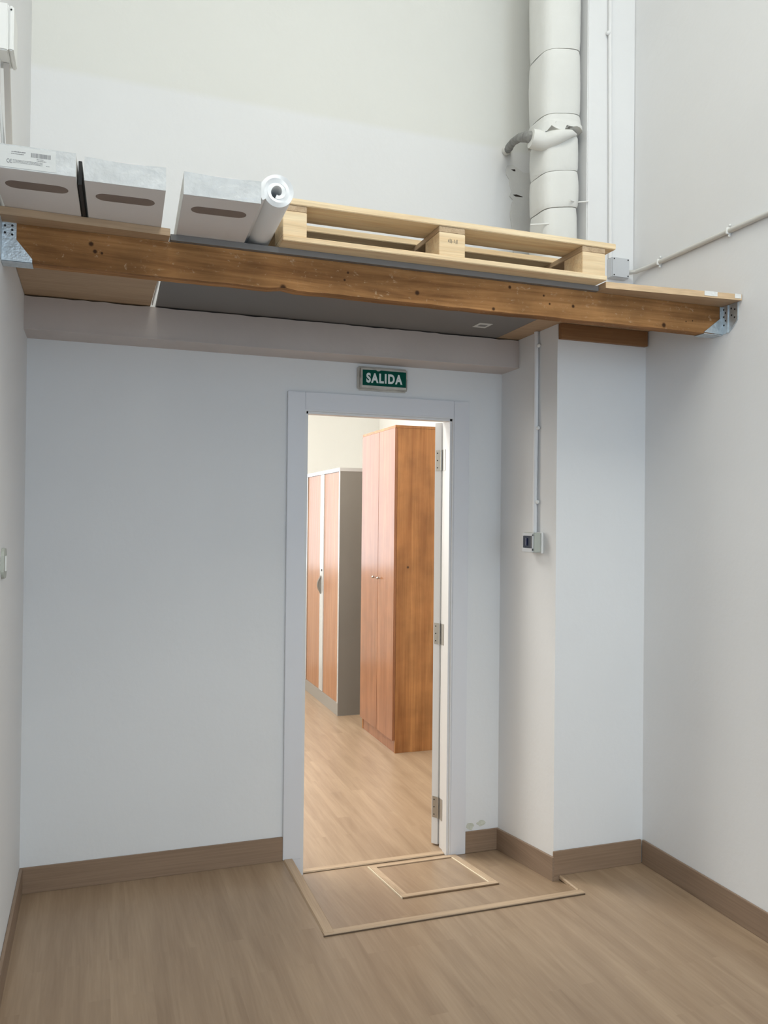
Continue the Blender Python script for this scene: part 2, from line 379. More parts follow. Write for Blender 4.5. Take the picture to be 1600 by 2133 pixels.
struct(build(m, 'baseboard_pillar', BASEY), 'sloping brown baseboard on the side of the pillar')
m = MB(); m.box(XP-.004, XR-.0125, YP-.012, YP-.0005, 0.0, HB, .0015); m.box(XP-.004, XE, YP-.012, YP-.0005, rz(YP)-.02, 0.0); struct(build(m, 'baseboard_pillar', BASE), 'brown baseboard on the front of the pillar')

# ------------------------------------------------------------------ door
D = sempty('door_1', (1.21, 0, LOW), 'white door casing with its leaf opened far into the hall')
m = MB(); m.box(XC1, XI1-.006, -0.014, -0.0005, 0.001, ZC, .002); m.box(XS+.0005, XI1-.006, -0.014, -0.0005, LOW+.002, 0.001)
build(m, 'door_casing', LACQ, D)
m = MB(); m.box(XI2+.006, XC2, -0.014, -0.0005, LOW+.002, ZC, .002); build(m, 'door_casing', LACQ, D)
m = MB(); m.box(XI1-.0055, XI2+.0055, -0.0135, -0.0005, ZI+.006, ZC+.0003, .002); build(m, 'door_casing', LACQ, D)
m = MB(); m.box(XI1-.0195, XI1, -0.010, WT+.004, LOW, ZI+.0195); m.box(XI2, XI2+.0195, -0.010, WT+.004, LOW, ZI+.0195); m.box(XI1, XI2, -0.010, WT+.004, ZI, ZI+.0195)
m.box(XI2-.010, XI2, 0.0, .045, LOW, ZI); m.box(XI1, XI1+.010, 0.0, .045, LOW, ZI); m.box(XI1, XI2, 0.0, .045, ZI-.010, ZI)
build(m, 'door_frame', JAMB, D)
# casing on the hall side
m = MB(); m.box(XI2+.006, XC2, WT+.0005, WT+.013, LOW, ZC); m.box(XC1, XI1-.006, WT+.0005, WT+.013, LOW, ZC); m.box(XI1-.006, XI2+.006, WT+.0005, WT+.013, ZI+.006, ZC)
build(m, 'door_casing', LACQ, D)
ang = math.radians(147); px, py = XI2-.004, WT+.008
e1 = Vector((-math.cos(ang), math.sin(ang), 0)); e2 = Vector((math.sin(ang), math.cos(ang), 0))
def leafbox(u0, u1, v0, v1, z0, z1, mb):
    mb.prism([tuple((Vector((px, py, 0))+e1*u+e2*v).xy) for u, v in ((u0, v0), (u1, v0), (u1, v1), (u0, v1))], 2, z0, z1); return mb
leaf = build(leafbox(0.004, .69, -.041, -.006, LOW+.008, ZI-.004, MB()), 'door_leaf', JAMB, D)
hh = [LOW+.22, 0.93, 1.77]
for z in (1.766, 0.935, 0.105):
    m = MB()
    leafbox(0.0025, 0.0045, -.036, -.008, z-.05, z+.05, m)
    m.box(XI2-.0015, XI2, WT-.030, WT+.002, z-.05, z+.05)
    m.tube([(px, py+.002, z-.05), (px, py+.002, z+.05)], .0055, 10)
    h = build(m, 'hinge', HINGE, D)
    for dz in (-.035, 0, .035):
        m = MB(); q = Vector((px, py, z+dz))+e1*.0020+e2*(-.026); m.ball(q, .003)
        build(m, 'screw', NAIL, h)
m = MB(); q0 = Vector((px, py, .98))+e1*.63+e2*(-.041); q1 = q0-e2*.05
m.tube([q0, q1, q1-e1*.11], .009, 10); build(m, 'door_handle', HINGE, leaf, smooth=True)

# ------------------------------------------------------------------ transition strips on the floor
def strip_struct(mb, name, label, mat=STRIP, base=None):
    o = build(mb, name, mat, base=base); return tag(o, label, 'floor strip', 'wood-look strips edging the ramp')
m = MB(); m.prism([(XS-.001, 0.0004), (XS+.004, .0065), (XS+.038, .0065), (XS+.043, 0.0004), (XS+.043, -.012), (XS+.0012, -.012)], 1, RAMP+.0005, -0.016)
strip_struct(m, 'transition_strip', 'wood-look edging strip running from left door casing along the ramp', wood('strip_laminate_long', (0.42, 0.30, 0.20, 1), (0.55, 0.41, 0.28, 1), axis=1, rough=0.45), base=(XS, -.35, 0))
m = MB(); m.prism([(RAMP-.012, 0.0004), (RAMP-.008, .006), (RAMP+.022, .005), (RAMP+.030, 0.0002), (RAMP+.03, -.0005), (RAMP-.012, -.0000)], 0, XS, XE)
fs = strip_struct(m, 'transition_strip', 'long wood-look strip across the front edge of the ramp', base=(1.3, RAMP, 0))
m = MB(); m.box(XS-.004, XE-.002, RAMP-.0155, RAMP-.0122, .0003, .0040); build(m, 'dark_lip', plain('dark_lip', (.10, .065, .04, 1), .8), fs)
m = MB(); m.prism([(XE+.001, 0.0004), (XE-.006, .003), (XE-.010, -.002), (XE-.010, -.012), (XE-.0005, -.012)], 1, RAMP+.031, YP-.014)
strip_struct(m, 'transition_strip', 'short strip on the ramp edge running toward the pillar corner', STRIP, base=(XE, -.6, 0))
m = MB(); m.prism([(0.018, LOW+.0004), (0.022, LOW+.005), (0.050, LOW+.005), (0.054, LOW+.0004)], 0, XI1+.011, XI2-.011)
strip_struct(m, 'threshold_strip', 'narrow wood-look strip across the door sill', base=(1.2, .04, LOW))
for z0, z1, y0, y1 in ((LOW, LOW+.0012, .0545, .0575),):
    m = MB(); m.box(XI1+.011, XI2-.011, y0, y1, z0, z1)
    struct(build(m, 'trim_2', DARKG, base=(1.2, .06, LOW)), 'dark joint behind the door sill strip')
# hatch lying on the ramp
HT = thing('floor_hatch', 'square access hatch framed with strips let into the sloping floor before the doorway', 'hatch', (1.385, -.235, rz(-.235)))
hx, hX, hy, hY = 1.172, 1.598, -.452, -.018
def onr(x0, x1, y0, y1, h0, h1, mb):
    vs = [mb.bm.verts.new((x, y, rz(y)+h)) for x, y, h in
          [(x0, y0, h0), (x1, y0, h0), (x1, y1, h0), (x0, y1, h0), (x0, y0, h1), (x1, y0, h1), (x1, y1, h1), (x0, y1, h1)]]
    for f in ((0, 1, 2, 3), (4, 5, 6, 7), (0, 1, 5, 4), (1, 2, 6, 5), (2, 3, 7, 6), (3, 0, 4, 7)): mb.bm.faces.new([vs[i] for i in f])
    return mb
build(onr(hx+.03, hX-.03, hy+.03, hY-.03, .0003, .003, MB()), 'hatch_panel', LAM, HT)
STRIPY = wood('hatch_strip_side', (0.42, 0.30, 0.20, 1), (0.55, 0.41, 0.28, 1), axis=1, rough=0.45)
build(onr(hx, hX, hy, hy+.029, .0003, .007, MB()), 'frame_strip', STRIP, HT)
build(onr(hx, hX, hY-.029, hY, .0003, .007, MB()), 'frame_strip', STRIP, HT)
build(onr(hx, hx+.029, hy+.0295, hY-.0295, .0003, .007, MB()), 'frame_strip', STRIPY, HT)
build(onr(hX-.029, hX, hy+.0295, hY-.0295, .0003, .007, MB()), 'frame_strip', STRIPY, HT)
PALE = plain('pale_edge', (0.86, 0.74, 0.56, 1), 0.3)
m = MB(); onr(hx-.004, hx-.0005, hy, hY, .0003, .0062, m); build(m, 'pale_edge', PALE, HT)
m = MB(); onr(hX-.034, hX-.0295, hy+.03, hY-.03, .0031, .0062, m); build(m, 'pale_edge', PALE, HT)
GAPM = plain('brown_gap', (0.16, 0.095, 0.05, 1), .8)
build(onr(hx, hX, hy-.004, hy-.0005, .0003, .0045, MB()), 'shadow_gap', GAPM, HT)
build(onr(hx+.03, hX-.034, hY-.034, hY-.0295, .003, .0036, MB()), 'shadow_gap', GAPM, HT)

# ------------------------------------------------------------------ shelf: beam, hangers, boards
BY0, BY1, BZ0, BZ1 = -0.965, -0.915, 2.203, 2.3095
bb = (1.0, -0.94, 2.203)
sp_ = [(0.764, 2.278, .004), (0.753, 2.253, .004), (1.006, 2.237, .008), (1.352, 2.292, .006), (1.487, 2.276, .004), (1.511, 2.249, .004),
       (1.607, 2.25, .006), (-.021, 2.276, .007), (-.010, 2.255, .006), (.009, 2.252, .004), (1.999, 2.217, .009), (2.10, 2.24, .003), (2.13, 2.245, .003), (0.551, 2.207, .010), (1.29, 2.21, .006)]
BEAM = wood('beam_timber', (0.17, 0.07, 0.022, 1), (0.64, 0.33, 0.13, 1), axis=0, rough=0.7, fine=0.9, streak=(0.72, 0.56, 0.38, 1), mottle=0.30, spec=0.15,
            spots=[(x-bb[0], BY0-bb[1], z-bb[2], r) for x, z, r in sp_])
m = MB()
pts = [(XL+.003, BZ0)]
x = XL+.003
while x < XR-.02:
    x += .045
    dz = random.uniform(-.0012, .0012)
    if abs(x-.551) < .023: dz = .006
    pts.append((min(x, XR-.004), BZ0+dz))
pts += [(XR-.003, BZ0), (XR-.003, BZ1), (XL+.003, BZ1)]
m.prism(pts, 1, BY0, BY1)
BM = tag(build(m, 'timber_beam', BEAM, base=bb), 'long scuffed brown timber beam spanning both walls under the shelf front', 'beam')
# joist hangers
def holes(parent, pts, axis, r=.004, name='nail_hole'):
    for p in pts:
        m = MB(); d = Vector((0, 0, 0)); d[axis] = .0004
        m.tube([Vector(p)-d, Vector(p)+d], r, 12)
        build(m, name, NAIL, parent)
G = 'galvanised hangers carrying the beam'
HL = thing('joist_hanger', 'galvanised joist hanger holding the left end of the beam', 'bracket', (XL, -.95, 2.2), G)
m = MB(); m.prism([(XL+.001, 2.315), (XL+.040, 2.313), (XL+.040, 2.263), (XL+.082, 2.212), (XL+.082, 2.200), (XL+.001, 2.200)], 1, -.9682, -.9662)
build(m, 'front_plate', ZINC, HL)
m = MB(); m.box(XL+.001, XL+.082, -.9682, -.912, 2.1995, 2.2015); build(m, 'saddle', ZINC, HL)
m = MB(); m.prism([(-.9683, 2.315), (-1.02, 2.313), (-1.02, 2.235), (-.99, 2.200), (-.9683, 2.200)], 0, XL+.0005, XL+.0025); build(m, 'wall_flange', ZINC, HL)
holes(HL, [(XL+.029, -.9684, z) for z in (2.302, 2.289, 2.276)]+[(XL+.010, -.9684, z) for z in (2.300, 2.280)], 1, .0032)
HR = thing('joist_hanger', 'galvanised joist hanger holding the right end of the beam', 'bracket', (XR, -.95, 2.2), G)
m = MB(); m.prism([(XR-.001, 2.3085), (XR-.014, 2.3085), (XR-.014, 2.262), (XR-.078, 2.214), (XR-.088, 2.206), (XR-.001, 2.203)], 1, -.9690, -.9664)
build(m, 'front_plate', ZINC, HR)
m = MB(); m.box(XR-.088, XR-.001, -.969, -.912, 2.1998, 2.2020); build(m, 'saddle', ZINC, HR)
m = MB(); m.prism([(-.9691, 2.3085), (-1.050, 2.3085), (-1.050, 2.245), (-1.028, 2.222), (-1.005, 2.203), (-.9691, 2.2018)], 0, XR-.0045, XR-.0005)
m.prism([(-.995, 2.308), (-1.003, 2.308), (-1.003, 2.204), (-.995, 2.203)], 0, XR-.0085, XR-.0045)
build(m, 'wall_flange', ZINC, HR)
holes(HR, [(XR-.0047, y, z) for y, z in ((-.978, 2.296), (-.988, 2.282), (-.979, 2.268), (-.988, 2.252), (-.980, 2.236), (-1.018, 2.292), (-1.036, 2.285), (-1.020, 2.266), (-1.035, 2.255))], 0, .0036)

SZ = 2.310
SG = 'boards forming the high shelf'
m = MB(); m.prism([(XL+.001, -1.033), (0.199, -1.018), (0.194, -.001), (XL+.001, -.001)], 2, SZ, SZ+.0215)
tag(build(m, 'shelf_board', TAN, base=(0, -.5, SZ)), 'tan shelf board at the left end, under the first two cartons', 'board', SG)
m = MB(); m.prism([(.203, -.982), (1.7015, -.982), (1.718, -.001), (.219, -.001)], 2, SZ, SZ+.018)
gb = tag(build(m, 'shelf_board', GREYBOARD, base=(1, -.5, SZ)), 'wide grey shelf board in the middle, beneath the pallet', 'board', SG)
m = MB(); m.box(1.516, 1.577, -.395, -.318, SZ-.0008, SZ-.0002); st = build(m, 'sticker', LABEL, gb); 
m = MB(); m.box(1.530, 1.565, -.370, -.340, SZ-.0012, SZ-.0008); build(m, 'print', INK, st)
m = MB(); m.prism([(1.7025, -1.025), (2.266, -1.070), (2.266, -.412), (2.020, -.412), (2.020, -.002), (1.719, -.002)], 2, SZ, SZ+.0222)
rb = tag(build(m, 'shelf_board', TAN, base=(2, -.5, SZ)), 'tan shelf board at the right end, with torn tape on its edge', 'board', SG)
rb.data.materials.append(wood('board_edge', (0.62, 0.43, 0.26, 1), (0.74, 0.54, 0.34, 1), axis=0, rough=0.6))
for p in rb.data.polygons:
    if p.normal.y < -.9 and p.center.y < -.4: p.material_index = 1
TT = plain('torn_tape', (0.8, 0.8, 0.78, 1), .4, bump=.4)
for x0, x1 in ((2.105, 2.160), (2.235, 2.262)):
    m = MB()
    y = lambda x: -1.0253-(x-1.7025)*.0799
    m.prism([(x0, y(x0)-.0012), (x1, y(x1)-.0012), (x1, y(x1)-.0002), (x0, y(x0)-.0002)], 2, SZ+.006, SZ+.0226)
    build(m, 'torn_tape', TT, rb)
# ledge under shelf on the pillar
m = MB(); m.box(XP+.004, 2.262, -.523, -.5015, 2.2445, 2.3092, .001)
lb = build(m, 'ledge_board', LEDGE, base=(2.04, -.51, 2.2445)); tag(lb, 'reddish-brown batten fixed across the top of the pillar below the shelf', 'batten')

# ------------------------------------------------------------------ cartons on the shelf
CG = 'flat white cartons on the shelf'
def stadium(cx, cyy, L, W_, n=10):
    r = W_/2; p = []
    for k in range(n+1):
        t = -math.pi/2+math.pi*k/n; p.append((cx+L/2-r+r*math.cos(t), cyy+r*math.sin(t)))
    for k in range(n+1):
        t = math.pi/2+math.pi*k/n; p.append((cx-L/2+r+r*math.cos(t), cyy+r*math.sin(t)))
    return p
def carton(loc, rot, wd, label, taped):
    """origin at the front bottom centre; length along +y"""
    h, L = .0605, .95
    t = thing('carton', label, 'box', (0, 0, 0), CG)
    m = MB(); m.box(-wd/2, wd/2, 0, L, 0, h, .0012); body = build(m, 'carton_body', CARD, t)
    me = body.data; me.materials.append(CARDSIDE)
    for p in me.polygons:
        if abs(p.normal.x) > .7 or p.normal.z > .7: p.material_index = 1
    # handle slot on the underside: brown inner card shows through
    m = MB(); m.prism(stadium(.0, .098, .152, .050), 2, -.0006, 0.0003); build(m, 'handle_slot', SLOTM, t)
    # end flap covered by tape
    m = MB()
    if taped:
        nx, nz = 26, 7; g = [[None]*(nz+1) for _ in range(nx+1)]
        for i in range(nx+1):
            for k in range(nz+1):
                sag = .0035*math.sin(3.1*i/nx)**2 if k == nz else 0
                g[i][k] = m.bm.verts.new((-wd/2+wd*i/nx, -.0018+random.uniform(-.0005, .0005), h*k/nz-sag))
        for i in range(nx):
            for k in range(nz): m.bm.faces.new((g[i][k], g[i+1][k], g[i+1][k+1], g[i][k+1]))
        m.box(-wd/2, wd/2, -.0012, -.0003, .0005, h-.0045)
        build(m, 'taped_flap', TAPE, t, smooth=True)
    else:
        m.box(-wd/2, wd/2, -.0012, -.0003, .0005, h-.0005); fl = build(m, 'end_flap', TAPE, t)
        m = MB(); m.box(-wd/2+.004, .052, -.0019, -.0013, .004, h-.004); lab = build(m, 'printed_label', LABEL, t)
        m = MB(); x = -.005
        while x < .040:
            wv = random.choice((.0008, .0014, .002)); m.box(x, x+wv, -.0023, -.0020, .0345, .0455); x += wv+random.choice((.0007, .0012))
        build(m, 'barcode', INK, lab)
        m = MB()
        def scrib(x0, x1, z, hh_=.0016):
            xx = x0
            while xx < x1:
                d = random.uniform(.0015, .004); m.box(xx, min(xx+d, x1), -.0023, -.0020, z, z+hh_*random.uniform(.6, 1)); xx += d+.0008
        scrib(-.05, -.018, .0425, .0024); scrib(-.05, -.022, .0375, .002); scrib(.008, .024, .0305); scrib(.008, .030, .0265)
        for z in (.0225, .0195, .0165): scrib(-.046, .022, z, .0013)
        scrib(.030, .038, .016, .0016)
        build(m, 'small_print', INK, lab)
        m = MB()
        for cx, full in ((-.0565, 0), (-.0500, 1)):
            pts = [(cx+.0035*math.cos(a), .0195+.0043*math.sin(a)) for a in [math.pi*(0.32+1.36*k/10) for k in range(11)]]
            for a, b_ in zip(pts, pts[1:]):
                m.tube([(a[0], -.0022, a[1]), (b_[0], -.0022, b_[1])], .0006, 6)
            if full: m.box(cx-.003, cx+.0015, -.0024, -.0020, .0190, .0200)
        build(m, 'ce_mark', INK, lab)
    t.location = loc; t.rotation_euler = (0, 0, rot)
    return t
SH = SZ+.0222
carton((-.156, -1.305, SH), math.radians(-1.8), .198, 'white flat carton with barcode label on its end, against the left wall', False)
carton((.0635, -1.297, SH), math.radians(-1.8), .201, 'taped white flat carton standing between the barcode carton and a gap', True)
carton((.311, -1.306, SH-.0035), math.radians(-2.0), .204, 'taped white flat carton beside the foam roll, clear of the others', True)
m = MB(); m.box(-.0375, -.0285, -1.262, -.40, SH, SH+.0615, .0008)
ob = tag(build(m, 'black_board', BLACKP, base=(-.033, -.8, SH)), 'black board on edge in the slot between the two left cartons', 'board'); ob.rotation_euler = (0, 0, math.radians(-1.8))

# foam roll
fr = thing('foam_roll', 'rolled white foam sheet lying between the third carton and the pallet', 'roll', (.462, -1.285, SH-.003))
m = MB(); seg = 120; turns = 2.9
L = .45; prof = []
for i in range(seg+1):
    t = i/seg; a = t*turns*2*math.pi-1.9; r = .014+.0305*t**.92
    prof.append((r*math.cos(a), r*math.sin(a)*1.0))
def off(i, s):
    a = prof[max(i-1, 0)]; b_ = prof[min(i+1, seg)]; d = Vector((b_[0]-a[0], b_[1]-a[1])).normalized(); n_ = Vector((-d.y, d.x))
    return (prof[i][0]+n_.x*s, prof[i][1]+n_.y*s)
rings = []
for yy in (0, .015, .15, .3, L):
    sh = .0056
    rr_ = [off(i, sh) for i in range(seg+1)]+[off(i, -sh) for i in range(seg, -1, -1)]
    rings.append([m.bm.verts.new((.4635+p[0]+.035*yy, -1.285+yy+(0.004*math.sin(k*.21) if yy == 0 else 0), SH-.003+.0495+p[1])) for k, p in enumerate(rr_)])
n = len(rings[0])
for A, B in zip(rings, rings[1:]):
    for k in range(n): m.bm.faces.new((A[k], A[(k+1) % n], B[(k+1) % n], B[k]))
for R_ in (rings[0], rings[-1]):
    for i in range(seg): m.bm.faces.new((R_[i], R_[i+1], R_[n-2-i], R_[n-1-i]))
build(m, 'foam_sheet', FOAM, fr, smooth=True)

# ------------------------------------------------------------------ pallet
PZ = SZ+.0185
P = thing('wooden_pallet', 'pale pine pallet lying on the shelf, overhanging its front edge', 'pallet', (1.1, -.65, PZ))
px0, px1, pyf = .531, 1.728, -1.048
zb, zk, zs, zd = PZ, PZ+.017, PZ+.094, PZ+.114   # bottom board, block, stringer, deck
blocks = ((.531, .606), (1.050, 1.143), (1.593, 1.686))
for (a, b_) in blocks:
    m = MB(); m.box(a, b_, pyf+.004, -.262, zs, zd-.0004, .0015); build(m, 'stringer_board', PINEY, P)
for y0, y1 in ((pyf, -.906), (-.835, -.738), (-.68, -.585), (-.53, -.435), (-.375, -.262)):
    m = MB(); m.box(px0, px1, y0, y1, zd, zd+.020, .002); build(m, 'deck_board', PINE, P)
for y0, y1 in ((pyf+.003, -.945), (-.70, -.60), (-.36, -.262)):
    for (a, b_) in blocks:
        m = MB(); m.box(a, b_, y0, y1+.02 if y1 < -.9 else y1, zk+.0003, zs-.0003, .0015); build(m, 'block', PINE, P)
    m = MB(); m.box(.530, 1.690, y0-.006 if y0 < -1 else y0, y1, zb, zk, .002); build(m, 'bottom_board', PINE, P)
m = MB()
for k in range(7): m.box(1.083+k*.005+random.uniform(-.001, .001), 1.0845+k*.005, pyf+.0024, pyf+.0029, zk+.042+random.uniform(0, .004), zk+.054+random.uniform(-.004, .003))
build(m, 'stamp', plain('stamp_ink', (.10, .10, .09, 1), .9), P)

# ------------------------------------------------------------------ insulated pipe in the corner
PC = (1.9075, -.322); PR = .0955
DU = thing('insulated_pipe', 'thick white bandage-wrapped pipe with a torn joint, rising beside the column', 'pipe', (PC[0], PC[1], SH))
def wrapsec(z0, z1, tilt0, tilt1, r, mat=WRAP, name='wrap_section', lip=0, seg=40, n=14, rag=0):
    """a bandaged section whose lower and upper edges are tilted, rising to the right"""
    m = MB(); rings = []
    ph = random.uniform(0, 6)
    for i in range(n+1):
        t = i/n; ring = []
        g = .003*math.sin(math.pi*t)+(lip*(1-t)**5 if lip else 0)
        if i in (0, n): g -= .0025
        for k in range(seg):
            a = 2*math.pi*k/seg; ca, sa = math.cos(a), math.sin(a)
            sq = 1/(abs(ca)**4+abs(sa)**4)**(1/4)
            rr = (r+g)*(1+.85*(sq-1))+.0012*math.sin(3*a+ph+4*t)+random.uniform(-.0005, .0005)
            z = z0+(z1-z0)*t+(tilt0*(1-t)+tilt1*t)*ca
            if i == 0 and rag: z -= rag*(abs(math.sin(2.3*k))*.6+.5*random.random())*(1.4 if ca < -.1 else .5)
            ring.append(m.bm.verts.new((PC[0]+rr*ca, PC[1]+rr*sa, z)))
        rings.append(ring)
    for A, B in zip(rings, rings[1:]):
        for k in range(seg): m.bm.faces.new((A[k], A[(k+1) % seg], B[(k+1) % seg], B[k]))
    m.bm.faces.new(rings[0]); m.bm.faces.new(rings[-1])
    return build(m, name, mat, DU, smooth=True)
wrapsec(SH+.0005, 2.845, 0, .016, PR-.006)
wrapsec(2.848, 3.005, .016, .016, PR-.004)
wrapsec(3.008, 3.160, .016, .018, PR-.005)
wrapsec(3.140, 3.215, .0, .0, PR-.020, WRAPT, 'torn_core')
wrapsec(3.206, 3.252, .004, .014, PR+.001, lip=.013, rag=.034)
wrapsec(3.255, 3.535, .014, .016, PR+.001)
wrapsec(3.538, 4.10, .016, .016, PR+.001)
wrapsec(4.103, 5.45, .016, 0, PR+.001)
# flap peeling off the joint
m = MB(); rows = []
for i in range(9):
    t = i/8; a = math.radians(205+38*t); row = []
    for k in range(5):
        q = k/4; rr = PR+.006+.016*q*q; drop = .050*(1-abs(t-.35)*1.6)*q
        row.append(m.bm.verts.new((PC[0]+rr*math.cos(a), PC[1]+rr*math.sin(a), 3.205-drop)))
    rows.append(row)
for A, B in zip(rows, rows[1:]):
    for k in range(4): m.bm.faces.new((A[k], B[k], B[k+1], A[k+1]))
fl = build(m, 'torn_flap', WRAP, DU, smooth=True); md = fl.modifiers.new('s', 'SOLIDIFY'); md.thickness = .003
# sleeve wrapping the branch, left of the joint
m = MB()
pth = [(PC[0]+(PR+.000)*math.cos(math.radians(a_)), PC[1]+(PR+.008)*math.sin(math.radians(a_)), z) for a_, z in ((310, 3.176), (285, 3.166), (258, 3.150), (236, 3.138), (216, 3.130))]
pth += [(1.792, -.378, 3.134), (1.762, -.374, 3.138)]
m.tube(pth, .04, 20, rr=[.006, .016, .026, .034, .040, .042, .040])
build(m, 'sleeve', WRAP, DU, smooth=True)
m = MB(); m.tube([(1.785, -.372, 3.144), (1.762, -.34, 3.160), (1.768, -.26, 3.192), (1.780, -.18, 3.210), (1.800, -.10, 3.222), (1.832, -.05, 3.246), (1.836, -.004, 3.252)], .018, 14, rr=[.030, .024, .019, .017, .018, .016, .017])
sb = build(m, 'branch_pipe', STUBM, DU, smooth=True)
m = MB(); m.tube([(1.836, -.020, 3.252), (1.836, -.003, 3.252)], .023, 14); build(m, 'pipe_collar', WRAP, sb, smooth=True)
m = MB(); m.tube([(PC[0]+.02, -.428, 2.872), (PC[0]+.075, -.392, 2.884), (2.026, -.416, 2.885)], .003, 8); build(m, 'cable_tie', WHITEP, DU)
m = MB(); m.tube([(1.765, -.37, 2.764), (1.84, -.40, 2.768)], .0035, 8); build(m, 'cable_tie', WHITEP, DU)
# unpainted plaster patch on the wall behind the pipe, with a ragged edge
m = MB()
prs = []
z = SH
while z < 3.19:
    prs.append((1.905-.05*(z-SH)/.9+random.uniform(-.012, .012)-(.018 if z > 3.12 else 0), z)); z += random.uniform(.012, .035)
m.prism([(2.02, SH)]+prs+[(1.870, 3.19), (1.93, 3.16), (2.02, 3.17)], 1, -.006, -.0008)
struct(build(m, 'trim_3', ROUGHW, base=(1.9, 0, SH)), 'ragged grey plaster patch on the wall behind the wrapped pipe')
for z, x0, x1 in ((3.045, 1.872, 1.925), (3.165, 1.862, 1.885)):
    m = MB(); m.prism([(x0, z), (x0+.02, z+.004), (x1, z-.002), (x1, z-.005), (x0+.015, z-.006)], 1, -.0072, -.0062); struct(build(m, 'trim_5', DARKG, base=(x0, 0, z)), 'dark crack in the plaster patch')

# ------------------------------------------------------------------ conduits, boxes, sign
EG = 'white painted electrical conduits'
def clip(parent, c, axis, r, mat=WHITEP):
    m = MB(); m.ball(c, r); build(m, 'clip', mat, parent, smooth=True)
cp = thing('electrical_conduit', 'white conduit running up the side of the pillar from the grey breaker box', 'conduit', (XP-.012, -.345, 1.43), EG)
m = MB(); m.tube([(XP-.012, -.345, 1.4285), (XP-.012, -.344, 1.60), (XP-.011, -.346, 1.9), (XP-.011, -.343, 2.308)], .0100, 14)
build(m, 'tube', CONDW, cp, smooth=True)
for z in (2.245, 1.885, 1.562): clip(cp, (XP-.009, -.361, z), 0, .0085)
cr = thing('electrical_conduit', 'grey-white conduit running level along the right wall above the shelf', 'conduit', (XR-.012, -1.2, 2.585), EG)
m = MB(); m.tube([(XR-.011, -3.6, 2.575), (XR-.011, -1.2, 2.588), (XR-.011, -.70, 2.589), (XR-.012, -.52, 2.589), (XR-.020, -.455, 2.589), (XR-.05, -.426, 2.589), (2.2185, -.424, 2.589)], .0095, 14)
build(m, 'tube', CONDG, cr, smooth=True)
for y in (-2.1, -1.009, -.602):
    m = MB(); m.box(XR-.024, XR-.0005, y-.004, y+.004, 2.576, 2.602, .002); m.ball((XR-.008, y, 2.571), .006); m.ball((XR-.006, y, 2.611), .005); build(m, 'clip', WHITEP, cr, smooth=True)
cc = thing('electrical_conduit', 'thin white conduit running up the column face above the junction box', 'conduit', (2.131, -.42, 2.64), EG)
m = MB(); m.tube([(2.137, -.4215, 2.645), (2.133, -.4215, 3.1), (2.127, -.4215, 3.65), (2.124, -.4215, 5.4)], .0085, 12); build(m, 'tube', WALL, cc, smooth=True)
for z in (3.644, 2.70): clip(cc, (2.118, -.4225, z), 1, .010, WALL)
jb = thing('junction_box', 'square grey junction box at the foot of the column, behind the pallet corner', 'electrical box', (2.173, -.43, 2.555))
m = MB(); m.box(2.128, 2.218, -.448, -.4105, 2.556, 2.6445, .003); build(m, 'box_body', GREYP, jb)
m = MB(); m.box(2.130, 2.216, -.4515, -.4485, 2.558, 2.6425, .001); lid = build(m, 'lid', GREYP, jb)
for x, z in ((2.137, 2.565), (2.209, 2.565), (2.137, 2.636), (2.209, 2.636)):
    build(MB().tube([(x, -.4525, z), (x, -.4514, z)], .0032, 10), 'screw', NAIL, lid)

bk = thing('breaker_box', 'small grey breaker enclosure with dark window on the pillar side', 'electrical box', (XP, -.355, 1.342))
m = MB(); m.box(XP-.012, XP-.0005, -.402, -.305, 1.340, 1.430, .002); build(m, 'back_plate', WHITEP, bk)
m = MB(); m.box(1.778, XP-.0125, -.3995, -.3085, 1.343, 1.4285, .003); build(m, 'box_body', BEIGEP, bk)
m = MB(); m.box(1.7745, 1.7775, -.392, -.312, 1.362, 1.414, .001); wn = build(m, 'window', GLASSD, bk)
m = MB(); m.box(1.7735, 1.7775, -.3985, -.3925, 1.350, 1.422, .0008); m.box(1.7735, 1.7775, -.3985, -.3095, 1.4145, 1.4265, .0008); m.box(1.7735, 1.7775, -.3985, -.3095, 1.3445, 1.3615, .0008)
build(m, 'window_frame', GREYP, bk)
m = MB(); m.box(1.770, 1.7744, -.352, -.338, 1.372, 1.405, .001); build(m, 'breaker_toggle', plain('toggle_blue', (.01, .015, .06, 1), .3), bk)

# exit sign
sg = thing('exit_sign', 'green SALIDA exit sign in a grubby white frame above the doorway', 'sign', (1.22, 0, 2.06))
m = MB(); m.box(1.100, 1.337, -.016, -.0006, 2.057, 2.166, .007); build(m, 'sign_frame', SIGNW, sg, smooth=True)
m = MB(); m.box(1.108, 1.3335, -.026, -.0161, 2.063, 2.160, .005); build(m, 'sign_cover', SIGNW, sg, smooth=True)
m = MB()
tp = [(1.119, 2.0785), (1.326, 2.0785), (1.3262, 2.1475), (1.205, 2.1490), (1.196, 2.1448), (1.188, 2.1448), (1.180, 2.1490), (1.119, 2.1478)]
m.prism(tp, 1, -.0275, -.0262); gp = build(m, 'green_panel', GREEN, sg)
tc = bpy.data.curves.new('txt', 'FONT'); tc.body = 'SALIDA'; tc.size = .060; tc.offset = .0026; tc.extrude = .0004; tc.space_character = 1.22
to = bpy.data.objects.new('txt', tc); C.collection.objects.link(to)
bpy.context.view_layer.update()
me = bpy.data.meshes.new_from_object(to.evaluated_get(bpy.context.evaluated_depsgraph_get()))
bpy.data.objects.remove(to)
xs = [v.co.x for v in me.vertices]; ys = [v.co.y for v in me.vertices]
ax, bx, ay, by = min(xs), max(xs), min(ys), max(ys)
